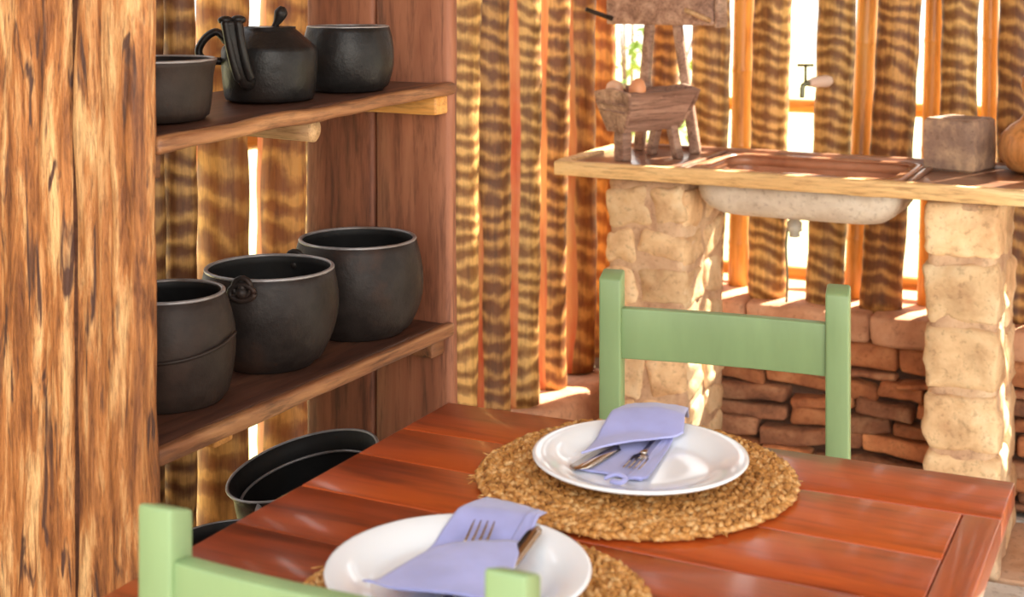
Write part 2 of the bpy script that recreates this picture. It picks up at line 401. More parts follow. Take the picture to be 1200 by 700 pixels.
# ---- left wall
wl = root('wall_left', (-1.60, 1.5, 0), kind='structure')
ED = math.radians(-86)
left_poles = [(158, 192, 'trunk_dark', None), (188, 229, 'trunk_dark', None), (229, 291, 'trunk_gold', math.radians(-150)), (300, 359, 'trunk_gold', math.radians(-124)),
              (360, 408, 'trunk', None), (405, 450, 'trunk', None), (448, 492, 'trunk', None), (488, 530, 'trunk', ED)]
k = 0
for (u0, u1, m_, ed) in left_poles:
    p, r = sil(u0, u1, 'x', -1.60); k += 1
    add_pole(wl, (p.x, p.y, .25), (p.x+.0, p.y+.012*math.sin(k*2.1), 2.48), r, m_, k*3.7, ed, edge_w=.42)
for (uR, r, m_, ed) in [(559, .062, 'trunk', None), (598, .064, 'trunk_dark', ED), (634, .058, 'trunk', ED), (665, .055, 'trunk_dark', ED), (697, .058, 'trunk_gold', ED), (722, .050, 'trunk_gold', None)]:
    u = uR
    for _ in range(6):
        p, Z = onx(u, -1.60); u = 600+F*math.tan(math.atan((uR-600)/F)-math.asin(r/p.length))
    k += 1; add_pole(wl, (p.x, p.y, .25), (p.x+.004, p.y+.008*math.sin(k*1.7), 2.48), r, m_, k*3.7, ed, edge_w=.34)
for i in range(13):                                # the wall goes on towards and behind the camera
    k += 1; y = 1.60-i*.145; add_pole(wl, (-1.6, y, .25), (-1.6, y+.01, 2.48), .058, 'trunk', k*3.7)
for z in (.62, 1.04, 1.95):
    add_pole(wl, (-1.70, -.6, z), (-1.70, 3.9, z+.01), .022, 'bamboo', z*9, kind='bamboo', name='wall_rail')
b = B(); lbox(b, (-1.76, -1.1, -.01), (-1.475, 3.66, .25), (4, 30, 4), .018, .010, (6, 3, 6), 3); part('base_ledge', b, 'cap', wl, world=True)
# ---- back wall
wb = root('wall_back', (-.6, 3.78, 0), kind='structure')
Yt, Yb = 3.775, 3.862
# (u0,u1 at the top of the photo), (u0,u1 at the foot), kind
bp = [(697, 722, 700, 722, 'trunk_gold', Yt), (765, 797, 760, 792, 'trunk_dark', Yb), (811, 858, 803, 846, 'trunk', Yt), (858, 887, 855, 876, 'bamboo', Yb), (883, 929, 876, 921, 'trunk', Yt),
      (958, 1004, 943, 989, 'trunk', Yt), (1004, 1031, 990, 1014, 'bamboo', Yb), (1030, 1082, 1010, 1060, 'trunk_dark', Yt), (1083, 1109, 1076, 1096, 'bamboo', Yb),
      (1106, 1150, 1095, 1140, 'trunk', Yt), (1152, 1171, 1146, 1166, 'bamboo', Yb), (1171, 1218, 1162, 1208, 'trunk_dark', Yt), (1222, 1262, 1216, 1250, 'trunk', Yt), (1262, 1290, 1254, 1280, 'bamboo', Yb),
      (1292, 1345, 1284, 1330, 'trunk', Yt), (1356, 1410, 1340, 1395, 'trunk_dark', Yt)]
for (a0, a1, c0, c1, m_, yy) in bp:
    k += 1; pt, rt = sil(a0, a1, 'y', yy); pb, rb = sil(c0, c1, 'y', yy); r = (rt+rb)/2*.99
    zt, zb = 1.33, .50; t_ = (2.48-zb)/(zt-zb); top = pb+(pt-pb)*t_; bot = pb+(pt-pb)*((.468-zb)/(zt-zb))
    add_pole(wb, (bot.x, yy, .468), (top.x, yy, 2.48), r, m_, k*2.9, None if 'trunk' in m_ else None, kind='bamboo' if m_ == 'bamboo' else 'trunk')
for i in range(7):
    k += 1; x = .30+i*.17; add_pole(wb, (x, Yt, .468), (x+.01, Yt, 2.48), .060, 'trunk', k*2.9)
for z in (.512, 1.00, 1.9):
    add_pole(wb, (-1.60, 3.93, z), (1.5, 3.93, z+.01), .020, 'bamboo', z*7, kind='bamboo', name='wall_rail')
# low wall of ledge stone under the poles
b = B(); lbox(b, (-1.60, 3.735, -.01), (1.5, 3.985, .40), r=.004); part('mortar_core', b, 'joint', wb, world=True)
z = .0; row = 0
while z < .315:
    h = rnd.uniform(.022, .056); h = min(h, .32-z); 
    if h < .015: break
    x = -1.47-rnd.random()*.05
    while x < 1.4:
        L = rnd.uniform(.12, .32); pr = rnd.uniform(.0, .022); hh = h*rnd.uniform(.68, 1.02); sl = rnd.uniform(-.13, .13)
        b = B(); cx = x+L/2
        lbox(b, (x+.003, 3.70-pr, z+.002), (x+L-.003, 3.78, z+hh), (7, 1, 2), .009, .0105, (9, 9, 16), k+x*3, fn=lambda p, cx=cx, sl=sl: Vector((p.x, p.y, max(0.0, p.z+(p.x-cx)*sl))))
        part('ledge_stone', b, 'slate_a' if rnd.random() < .55 else 'slate_b', wb, world=True); x += L; k += 1
    z += h; row += 1
for (z0, z1, m_, y0) in ((.322, .395, 'slate_a', 3.695), (.398, .476, 'cap', 3.66)):
    x = -1.47 if m_ == 'cap' else -1.52
    while x < 1.4:
        L = rnd.uniform(.34, .46); b = B()
        lbox(b, (x+.002, y0, z0), (x+L-.002, 3.975, z1), (8, 5, 2), .012, .007, (7, 7, 9), x*5); part('cap_block', b, m_, wb, world=True); x += L
# shrub in the garden, seen through the gaps
sh_p = ony(738, 6.2)[0]
sh = root('garden_shrub', (sh_p.x, sh_p.y, -.03), label='blown out leafy shrub in the garden beyond the gap by the wooden stand', cat='shrub')
b = B(); ss = []
for q in range(14):
    a = rnd.uniform(0, 2*PI); tp = Vector((.35*math.cos(a)*rnd.random(), .35*math.sin(a)*rnd.random(), rnd.uniform(.7, 1.45)))
    tube(b, smooth_path([(0, 0, 0), tp*.5+Vector((0, 0, .1)), tp], 4), [.012-.0008*i for i in range(9)], 6); ss.append(tp)
part('stem', b, 'grey_wood', sh)
b = B()
for tp in ss:
    for q in range(26):
        c = tp*rnd.uniform(.4, 1.0)+Vector([rnd.uniform(-.12, .12) for _ in range(3)]); d = Vector([rnd.uniform(-1, 1) for _ in range(3)]).normalized(); e = d.orthogonal().normalized()
        L = rnd.uniform(.04, .08); vs = [b.verts.new(c+v_) for v_ in (Vector(), d*L*.5+e*L*.25, d*L, d*L*.5-e*L*.25)]; b.faces.new(vs)
part('foliage', b, 'leaf', sh, kind='stuff')
# ------------------------------------------------------------------ shelf rack
RX0, RX1, NY, FY = -1.497, -1.184, 1.310, 2.12
sr = root('shelf_rack', (-1.34, 1.74, 0), label='rustic plank shelf rack along the pole wall, holding black iron pots', cat='shelf')
def plank(x0, x1, y0, y1, m_, seed, amp, f=(16, 16, 3.2), n=(12, 2, 90), taper=0.0, z1=2.2):
    b = B(); lbox(b, (x0, y0, 0.0), (x1, y1, z1), n, .010, amp, f, seed, fn=(lambda p: Vector((p.x+taper*(p.z-1.3), p.y, max(0.0, p.z)))) )
    return part('side_plank', b, m_, sr, world=True)
xj = ony(84, NY)[0].x
plank(-1.495, xj-.0052, NY, NY+.034, 'hewn', 1, .0055, (42, 20, 4.5), (34, 2, 120), taper=-.006); plank(xj+.0052, RX1+.010, NY-.004, NY+.036, 'hewn', 2, .006, (42, 20, 4.5), (34, 2, 120), taper=-.006)
b = B(); lbox(b, (xj-.006, NY+.007, .02), (xj+.0065, NY+.03, 2.15), (1, 1, 60), .001, .003, (20, 9, 7), 4, fn=lambda p: Vector((p.x-.006*(p.z-1.3), p.y, p.z))); part('joint_shade_strip', b, 'shelf', sr, world=True, label='dark strip drawing the shade in the gap between the planks')  # added dark strip paints the shade of the gap between the planks
xk = ony(438, FY)[0].x
plank(RX0, xk-.0008, FY, FY+.03, 'panel', 3, .0015, n=(4, 1, 40)); plank(xk+.0008, RX1-.002, FY, FY+.032, 'panel', 4, .0018, n=(4, 1, 40), taper=-.002)
def zsh(y, z0, z1): return z0+(z1-z0)*(y-1.357)/(FY-1.357)
def board(z0, z1, th, x1, m_, seed, wav=.0015):
    b = B()
    lbox(b, (-1.495, NY+.038, -th), (x1, FY-.002, 0), (8, 26, 1), .004, wav, (10, 10, 10), seed, fn=lambda p: Vector((p.x, p.y, p.z+zsh(p.y, z0, z1))))
    return part('shelf_board', b, m_, sr, world=True)
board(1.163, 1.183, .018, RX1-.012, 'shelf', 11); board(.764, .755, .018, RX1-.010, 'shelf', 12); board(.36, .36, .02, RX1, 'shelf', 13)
def lip(z0, z1, t0, t1, x0, x1, seed, y1, amp=.0035):
    b = B(); lbox(b, (x0, NY+.037, -t1), (x1, y1, t0), (1, 40, 2), .006, amp, (14, 9, 20), seed, fn=lambda p: Vector((p.x, p.y, p.z+zsh(p.y, z0, z1))))
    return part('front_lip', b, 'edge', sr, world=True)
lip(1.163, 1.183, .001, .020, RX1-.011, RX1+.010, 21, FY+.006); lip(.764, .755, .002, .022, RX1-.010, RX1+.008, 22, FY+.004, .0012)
b = B(); lbox(b, (-1.46, FY-.045, 1.128), (RX1-.004, FY-.001, 1.162), (6, 1, 1), .005, .0015, (9, 9, 9), 5); part('cleat', b, 'cleat', sr, world=True)
b = B(); lbox(b, (-1.46, FY-.045, .700), (RX1-.012, FY-.001, .735), (6, 1, 1), .004, .0015, (9, 9, 9), 6); part('cleat', b, 'edge', sr, world=True)
b = B(); lbox(b, (-1.46, FY-.04, .30), (RX1-.012, FY-.001, .338), (6, 1, 1), .004, .0015, (9, 9, 9), 6); part('cleat', b, 'edge', sr, world=True)
for z in (1.105, .70, .30):
    b = B(); lbox(b, (-1.46, NY+.038, z), (RX1-.02, NY+.075, z+.036), (6, 1, 1), .004, .0015, (9, 9, 9), 7); part('cleat', b, 'edge', sr, world=True)
pl, _ = onx(368, RX1-.02); b = B(); tube(b, smooth_path([(-1.495, pl.y+.01, 1.140), (-1.35, pl.y, 1.1385), (RX1-.02, pl.y, 1.135)], 5), .0185, 18); part('round_brace', b, 'log', sr, world=True)
p2, _ = onx(262, RX1-.03); b = B(); lbox(b, (-1.49, p2.y-.02, .715), (RX1-.03, p2.y+.022, .740), (6, 1, 1), .004, .001, (9, 9, 9), 8); part('flat_brace', b, 'cleat', sr, world=True)
# ------------------------------------------------------------------ iron pots
def pot(label, c, rr, br, ar, h, bh, m_='iron', lug_dir=None, bail=None, name='cooking_pot', tilt=None, wall=.005, group=None, rimw=.0035, neck=.0, mat_in='iron_dark', lugs=True, big=False):
    """c base centre, rr rim / br belly / ar base radius, bh belly height"""
    t = root(name, c, 0, label, 'pot', group or 'iron pots on the shelf rack')
    P = []
    for i in range(13):
        s = i/12; z = h*s
        if z < bh: q = z/bh; r = ar+(br-ar)*math.sin(q*PI/2)**.8
        else: q = (z-bh)/(h-bh); r = br+(rr-neck-br)*(1-math.cos(q*PI/2))**1.15
        P.append([r, z])
    P[0][0] = ar*.97; P[-1][0] = rr
    if neck: P[-2][0] = rr-neck
    prof = [(0, .002), (ar*.85, 0), (ar*.95, .001)] + [(r, max(z, .004)) for r, z in P]
    out = prof
    body = part('pot_body', lathe(B(), out + [(rr-wall*.5, h+.0015), (rr-wall, h)] + [(max(r-wall, .01), max(z, wall)) for r, z in reversed(P[:-1])] + [(0, wall)], 56, wob=.0012, seed=c[0]*9), m_, t)
    body.data.materials.append(M['iron_dark'])  # inside faces take a darker, near-black iron colour
    for p_ in body.data.polygons:
        if p_.index >= 56*len(out)+20: p_.material_index = 1
    # worn bright lip
    b = B(); ring = []
    N = 56; sec = 8
    for i in range(N):
        a = 2*PI*i/N; row = []
        for j in range(sec):
            q = 2*PI*j/sec; r = rr-wall*.5+rimw*math.cos(q); row.append(b.verts.new((r*math.cos(a), r*math.sin(a), h+.0006+rimw*.75*math.sin(q))))
        ring.append(row)
    for i in range(N):
        for j in range(sec): b.faces.new((ring[i][j], ring[(i+1) % N][j], ring[(i+1) % N][(j+1) % sec], ring[i][(j+1) % sec]))
    part('rim', b, 'iron_rim', t)
    if lug_dir is not None and lugs:
        for s in (0, PI):
            d = Vector((math.cos(lug_dir+s), math.sin(lug_dir+s), 0)); sd_ = Vector((-d.y, d.x, 0)); p = d*(rr+.001)+Vector((0, 0, h-.012))
            b = B(); pts = [p+sd_*.014*math.cos(a)+d*(.004)+Vector((0, 0, .014*math.sin(a)+.004)) for a in [PI*2*i/14 for i in range(15)]]
            tube(b, pts, .0042, 8); blob(b, p+d*.004+Vector((0, 0, .003)), (.0075, .0075, .0075), 10, 6)
            if big:
                p2_ = p+d*.005+Vector((0, 0, -.004)); tube(b, [p2_+sd_*.020*math.cos(a)+Vector((0, 0, .012*math.sin(a))) for a in [PI*2*i/16 for i in range(17)]], .0045, 8); blob(b, p2_, (.010, .010, .009), 12, 8); part('lug', b, m_, t)
    if bail is not None:      # bail = (drop angle, lug_dir): wire hoop fallen to one side
        drop, side, st0 = bail; d = Vector((math.cos(lug_dir), math.sin(lug_dir), 0)); s_ = Vector((-d.y, d.x, 0))*side; R = rr+.006 if st0 < .02 else br+.004
        b = B(); pts = []
        for i in range(25):
            a = PI*i/24; q = math.sin(a); rad_ = R + ((br-rr+.005)*min(1, q*1.6) if st0 < .02 else 0)
            pts.append(d*rad_*math.cos(a) + s_*rad_*math.sin(a)*1.0 + Vector((0, 0, h-.01-st0-drop*q)))
        tube(b, pts, .0027, 8); part('bail_handle', b, m_, t)
    if tilt: t.rotation_euler = tilt
    return t
zs2 = lambda y: zsh(y, .764, .755)+.001
zs1 = lambda y: zsh(y, 1.163, 1.183)+.001
p = atZ(199, 1.96); pot('small grey-brown iron pot with fallen wire bail, leftmost on the middle shelf', (p.x, p.y, zs2(p.y)), .078, .093, .080, .153, .075, 'iron_brown', math.radians(20), (.022, -1, .045), lugs=False)
p = atZ(316, 2.155); pot('round-bellied iron pot with a large round lug, in the middle of the middle shelf', (p.x, p.y, zs2(p.y)), .101, .108, .072, .150, .095, 'iron', math.radians(-76), (.055, -1, .004), big=True)
p = atZ(423, 2.365); pot('widest cauldron with brown tinge, rightmost on the middle shelf by the red plank panel', (p.x-.004, p.y-.004, zs2(p.y)), .101, .113, .082, .160, .082, 'iron', math.radians(-110))
p = Vector((-1.318, 1.492, 0)); pot('straight-sided brown iron saucepan at the left end of the top shelf', (p.x, p.y, zs1(p.y)), .092, .087, .080, .084, .05, 'iron_brown', name='saucepan', rimw=.003)
p = atZ(408, 2.30); pot('hammered black iron pot beside the kettle on the top shelf', (p.x, p.y, zs1(p.y)), .069, .077, .062, .107, .052, 'iron_smooth', math.radians(-150), rimw=.0028)
p = atZ(355, 2.22)
# large tilted pan and black pot on the lowest board
tx = Matrix.Rotation(math.radians(14), 4, Vector((.672, -.741, 0)).normalized()).to_euler()
lp = pot('large black pan with pale worn rim, tilted, low under the shelves beside the table', (p.x+.035, p.y+.032, .3860), .127, .121, .095, .196, .12, 'iron_smooth', None, None, name='large_pan', tilt=tx, rimw=.0028, neck=.008)
b = B(); dd = Vector((.02, -1, 0)).normalized()
tube(b, smooth_path([dd*.122+Vector((0, 0, .192)), dd*.135+Vector((0, 0, .18)), dd*.136+Vector((0, 0, .155)), dd*.118+Vector((0, 0, .135))], 5), .007, 8, .5); b2 = B(); tube(b2, [Vector((.110*math.cos(a), .110*math.sin(a), .166)) for a in [PI*2*i/40 for i in range(41)]], .0025, 6); part('inner_ledge', b2, 'iron_rim', lp)
part('handle', b, 'iron_rim', lp, label='pale worn strap handle')
p = atZ(283, 1.955); pot('black pot low under the shelves behind the near chair post', (p.x-.01, p.y, .3615), .110, .115, .09, .185, .09, 'iron_dark', None, None, rimw=.002)
# kettle
p = atZ(316, 2.165); kx = Vector((p.x, p.y, zs1(p.y)))
kt = root('kettle', kx, 0, 'black cast iron kettle with upright trough spout and knobbed lid on the top shelf', 'kettle')
prof = [(0, .002), (.060, 0), (.068, .002), (.0705, .008), (.0735, .03), (.0755, .055), (.0755, .078), (.0735, .084), (.070, .087), (.060, .096), (.046, .108), (.041, .112), (.041, .116), (.037, .116), (.037, .106), (.06, .088), (.068, .07), (.065, .01), (0, .006)]
part('kettle_body', lathe(B(), prof, 56, wob=.001, seed=4), 'iron_smooth', kt)
ld = part('lid', lathe(B(), [(0, .108), (.036, .108), (.0365, .1135), (.032, .115), (.012, .1165), (0, .117)], 40), 'iron_smooth', kt)
camd = (Vector((0, 0, 0))-Vector((kx.x, kx.y, 0))).normalized(); camr = Vector((-camd.y, camd.x, 0))   # towards / to the right of the camera
b = B(); kq = camr*.014; tube(b, smooth_path([kq-camr*.008+Vector((0, 0, .114)), kq-camr*.002+Vector((0, 0, .124)), kq+camr*.003+Vector((0, 0, .136)), kq+camr*.006+Vector((0, 0, .148))], 4), [.0045, .0045, .005, .0055, .0065, .0075, .0085, .0095, .0105, .0105, .009, .007, .004], 14)
part('lid_knob', b, 'iron_smooth', ld)
sp0 = camd*.068-camr*.030
b = B(); cpts = smooth_path([sp0+Vector((0, 0, .034)), sp0*1.22+Vector((0, 0, .040)), sp0*1.36-camr*.004+Vector((0, 0, .066)), sp0*1.40-camr*.010+Vector((0, 0, .10)), sp0*1.42-camr*.014+Vector((0, 0, .128))], 6)
tube(b, cpts, [.013+.0003*i for i in range(len(cpts))], 14, .75); mouth = cpts[-1]
blob(b, mouth-camr*.009+Vector((0, 0, .001)), (.012, .012, .007), 10, 6); blob(b, mouth+camr*.010+Vector((0, 0, .002)), (.012, .012, .007), 10, 6)
lp_ = [q+camd*.0135 for q in cpts[6:]]; tube(b, [q-camr*.009 for q in lp_], .0065, 8); tube(b, [q+camr*.009 for q in lp_], .0065, 8)
part('spout', b, 'iron_smooth', kt)
b = B(); hl = -camr
tube(b, smooth_path([hl*.066+Vector((0, 0, .092))-camd*.0, hl*.082+Vector((0, 0, .108)), hl*.100+Vector((0, 0, .098)), hl*.110+Vector((0, 0, .078)), hl*.100+Vector((0, 0, .064)), hl*.073+Vector((0, 0, .062))], 6), .0062, 10, 1.5); part('handle', b, 'iron_smooth', kt)
# ------------------------------------------------------------------ counter, pillars, sink
CY0, CY1, CX0, CX1, CZ = 3.212, 3.655, -1.491, .55, .90
SX0, SX1, SY0, SY1 = -1.135, -.625, 3.262, 3.60
ct = root('counter', ((CX0+CX1)/2, 3.43, .86), label='long wooden counter slab with raised rim, resting on two stone pillars', cat='counter')
for (x0, x1, y0, y1) in ((CX0+.02, SX0, CY0+.02, CY1-.02), (SX1, CX1-.02, CY0+.02, CY1-.02), (SX0, SX1, CY0+.02, SY0), (SX0, SX1, SY1, CY1-.02)):
    b = B(); lbox(b, (x0, y0, CZ-.036), (x1, y1, CZ-.008), r=.0005); part('slab', b, 'counter', ct, world=True)
b = B(); lbox(b, (CX0, CY0, CZ-.038), (CX1, CY0+.024, CZ), (90, 1, 1), .005, .0022, (14, 14, 20), 4); part('front_rim', b, 'counter_edge', ct, world=True)
b = B(); lbox(b, (CX0, CY0+.024, CZ-.036), (CX0+.03, CY1, CZ+.001), (1, 12, 1), .005, .0015, (14, 14, 20), 5); part('left_rim', b, 'counter_edge', ct, world=True)
b = B(); lbox(b, (CX0+.03, CY1-.028, CZ-.036), (CX1, CY1, CZ+.004), (40, 1, 1), .005, .001, (9, 9, 9), 6); part('back_rim', b, 'counter', ct, world=True)
b = B(); lbox(b, (SX0-.035, CY0+.03, CZ-.009), (SX0-.018, CY1-.03, CZ+.0), (1, 8, 1), .003); part('drip_batten', b, 'counter', ct, world=True)
b = B(); lbox(b, (SX1+.02, CY0+.03, CZ-.009), (SX1+.036, CY1-.03, CZ+.0), (1, 8, 1), .003); part('drip_batten', b, 'counter', ct, world=True)
# sink: rounded rectangular bowl
sk = root('sink', ((SX0+SX1)/2, (SY0+SY1)/2, CZ-.13), label='rounded cement sink bowl with coppery inside, let into the counter', cat='sink')
def rrect(hx, hy, r, z, n=6):
    out = []
    for (sx, sy, a0) in ((1, 1, 0), (-1, 1, PI/2), (-1, -1, PI), (1, -1, 1.5*PI)):
        for i in range(n+1):
            a = a0+PI/2*i/n; out.append(Vector((sx*(hx-r)+r*math.cos(a), sy*(hy-r)+r*math.sin(a), z)))
    return out
def loft(secs, closed_end=True):
    b = B(); R = [[b.verts.new(p) for p in s] for s in secs]; n = len(R[0])
    for a, c in zip(R, R[1:]):
        for i in range(n): b.faces.new((a[i], a[(i+1) % n], c[(i+1) % n], c[i]))
    b.faces.new(R[-1]);
    if closed_end: b.faces.new(R[0][::-1])
    return b
hx, hy = (SX1-SX0)/2, (SY1-SY0)/2
outer = [(0, 0, .06, .094), (.0, .0, .06, .07), (.004, .004, .06, .05), (.018, .018, .06, .028), (.045, .045, .06, .010), (.08, .08, .05, .002), (.13, .12, .03, 0)]
secs = [rrect(hx-.004-a, hy-.004-c, max(.01, r-a*.2), z) for a, c, r, z in outer]
b = B(); R = [[b.verts.new(p) for p in s] for s in secs]
inner = [rrect(hx-.016-a, hy-.016-c, max(.01, r-a*.2), z) for a, c, r, z in [(0, 0, .05, .094), (.004, .004, .05, .07), (.015, .015, .05, .042), (.035, .035, .05, .024), (.08, .07, .04, .016)]]
R2 = [[b.verts.new(p) for p in s] for s in inner]; n = len(R[0])
for RR in (R, R2):
    for a, c in zip(RR, RR[1:]):
        for i in range(n): b.faces.new((a[i], a[(i+1) % n], c[(i+1) % n], c[i]))
    b.faces.new(RR[-1])
for i in range(n): b.faces.new((R[0][i], R[0][(i+1) % n], R2[0][(i+1) % n], R2[0][i]))
bw = part('bowl', b, 'plaster', sk)
b = B(); inn = [rrect(hx-.017-a, hy-.017-c, max(.01, r-a*.2), z+.0012) for a, c, r, z in [(-.001, -.001, .05, .096), (.004, .004, .05, .07), (.015, .015, .05, .042), (.035, .035, .05, .024), (.08, .07, .04, .016)]]
R2 = [[b.verts.new(p) for p in s] for s in inn]
for a, c in zip(R2, R2[1:]):
    for i in range(n): b.faces.new((a[i], a[(i+1) % n], c[(i+1) % n], c[i]))
b.faces.new(R2[-1]); part('bowl_lining', b, 'sinkin', sk, label='coppery inside of the bowl')
b = B(); R3 = [[b.verts.new(p) for p in rrect(hx+e, hy+e, .05, z)] for e, z in ((-.02, .122), (-.02, .127), (.004, .128), (.012, .124), (.012, .1225))]
for a, c in zip(R3, R3[1:]+R3[:1]):
    for i in range(n): b.faces.new((a[i], a[(i+1) % n], c[(i+1) % n], c[i]))
part('sink_flange', b, 'sinkin', sk)
b = B(); R3 = [[b.verts.new(p) for p in rrect(hx-e, hy-e, .05, z)] for e, z in ((.014, .125), (.014, .092), (.006, .092), (.006, .125))]
for a, c in zip(R3, R3[1:]+R3[:1]):
    for i in range(n): b.faces.new((a[i], a[(i+1) % n], c[(i+1) % n], c[i]))
part('bowl_wall', b, 'sinkin', sk)
b = B(); dp = ony(931, 3.45)[0]; lathe(b, [(0, .005), (.014, .005), (.014, -.02), (.019, -.022), (.019, -.045), (.013, -.047), (.013, -.06), (0, -.06)], 18, (dp.x, dp.y, CZ-.13)); 
part('waste_pipe', b, 'pvc', sk, world=True)
b = B(); tube(b, smooth_path([(dp.x-.018, dp.y, CZ-.17), (dp.x-.022, dp.y, CZ-.22), (dp.x-.018, dp.y, CZ-.30), (dp.x-.021, dp.y, CZ-.36)], 5), .003, 6); part('hanging_chain', b, 'tap', sk, world=True)
# pillars
def pillar(name, label, x0, x1, y0, y1, seed, plan):
    H = CZ-.039
    t = root(name, ((x0+x1)/2, (y0+y1)/2, 0), 0, label, 'pillar', 'stone pillars under the counter')
    b = B(); lbox(b, (x0+.001, y0+.003, 0), (x1-.001, y1-.002, H), (8, 10, 34), .02, .007, (11, 11, 11), seed, fn=lambda p: Vector((p.x, p.y, min(H, max(0, p.z))))); part('mortar_core', b, 'pinkish', t, world=True)
    rr = random.Random(seed)
    for (fx0, fx1, fz0, fz1, face) in plan:
        b = B(); e = rr.uniform(.008, .013)
        q = rr.uniform(-.08, .08) if len(plan) < 20 else rr.uniform(-.22, .22)
        if face == 'f': lo, hi = (x0+(x1-x0)*fx0, y0-e*.5, H*fz0), (x0+(x1-x0)*fx1, y0+.03, H*fz1)
        elif face == 'w': lo, hi = (x0-.008+(x1-x0)*fx0, y0-e*.6, H*fz0), (x0+(x1-x0)*fx1+.006, y0+.16, H*fz1)
        else: lo, hi = (x1-.03, y0+(y1-y0)*fx0, H*fz0), (x1+e*.5, y0+(y1-y0)*fx1, H*fz1)
        c = (Vector(lo)+Vector(hi))/2
        ax_ = 'Y' if face != 's' else 'X'; rt = Matrix.Rotation(q, 3, ax_)
        lbox(b, lo, hi, (7, 3, 7), .016, .010, (19, 19, 19), seed+fx0*9+fz0*31, fn=lambda p: (lambda r_: Vector((r_.x, r_.y, min(H, max(0, r_.z)))))(c+rt@(p-c)), seg=2)
        part('stone', b, 'cream' if rr.random() < .86 else 'pinkish', t, world=True)
    return t
rr = random.Random(3)
plan = []
zc = 0
while zc < .97:
    h = rr.uniform(.09, .15); h = min(h, 1-zc)
    sp = rr.uniform(.38, .62)
    plan += [(-.02, sp-.02, zc+.006, zc+h-.006, 'f'), (sp+.01, 1.0, zc+rr.uniform(0, .03), zc+h-.002, 'f'), (.02, .42, zc+.01, zc+h-.01, 's'), (.46, .95, zc+rr.uniform(0, .03), zc+h-.004, 's')]
    zc += h
pillar('stone_pillar', 'broad left rubble-stone pillar behind the far green chair', -1.366, -1.155, 3.275, 3.60, 17, plan)
plan = [(.0, 1.0, a, c, 'w') for a, c in ((0, .14), (.155, .31), (.325, .475), (.49, .655), (.67, .825), (.845, .995))] + [(.45, .95, a, c, 's') for a, c in ((0, .2), (.21, .42), (.44, .6), (.62, .8), (.82, .99))]
pillar('stone_pillar', 'narrow right pillar of stacked cream stones below the square stone block', -.560, -.408, 3.275, 3.63, 23, plan)
pillar('stone_pillar', 'cream stone pillar at the far right end of the counter, outside the frame', .33, .50, 3.275, 3.63, 29, plan)
# ------------------------------------------------------------------ things on the counter
TZ = CZ-.008
# tap on the wall
fp = ony(968, 3.70)[0]; fz = CH-115*3.715/1600
fc = root('tap', (fp.x, fp.y+.02, fz), 0, 'small old tap with cross-bar handle on the pole wall above the sink', 'tap')
cd = -Vector((fp.x, fp.y, 0)).normalized(); 
b = B(); tube(b, smooth_path([(0, .015, 0), (0, -.02, 0), (-.02, -.055, -.001), (-.032, -.075, -.003)], 5), [.014, .014, .0145, .015, .016, .017, .017, .016, .015, .015, .015, .014, .013, .011, .010, .010][:16], 14)
part('tap_body', b, 'tap_body', fc)
b = B(); tube(b, smooth_path([(-.032, -.075, -.003), (-.045, -.088, -.008), (-.047, -.09, -.03), (-.048, -.09, -.042)], 4), .0065, 10); part('spout', b, 'tap', fc)
b = B(); tube(b, [(-.040, -.083, 0), (-.040, -.083, .045)], .004, 8); tube(b, [(-.062, -.080, .045), (-.018, -.086, .046)], .0042, 8); part('handle', b, 'tap', fc)
# wooden stand with pegs
sp_ = ony(779, 3.585)[0]
st = root('wooden_stand', (sp_.x, sp_.y, TZ), 0, 'weathered wooden box with pegs standing on splayed legs behind the trough', 'stand')
hw = .158
b = B(); lbox(b, (-hw, -.045, .352), (hw, .020, .49), (6, 2, 4), .006, .002, (9, 9, 9), 2); part('box', b, 'grey_wood', st)
b = B(); lbox(b, (hw+.0005, -.047, .347), (hw+.016, .022, .495), (1, 2, 4), .003); part('end_board', b, 'grey_wood', st)
for (x0, z0, x1, z1) in ((-.195, .395, -.14, .368), (.095, .396, .145, .366)):
    b = B(); tube(b, [(x0, -.10, z0), (x1, -.044, z1)], [.006, .0075], 10); part('peg', b, 'log' if x0 > 0 else 'iron_brown', st)
for (xt, yt, xf, yf) in ((-.035, -.025, -.075, -.005), (.045, -.025, .092, -.005), (-.045, .004, -.085, .032), (.035, .004, .080, .032)):
    b = B(); lbox(b, (-.014, -.012, 0), (.014, .012, .36), (1, 1, 6), .003, .001, (9, 9, 9), xt*40, fn=lambda p: Vector((p.x*(.85+.15*(1-p.z/.36))+xf+(xt-xf)*p.z/.36, p.y+yf+(yt-yf)*p.z/.36, p.z))); part('leg', b, 'grey_wood', st)
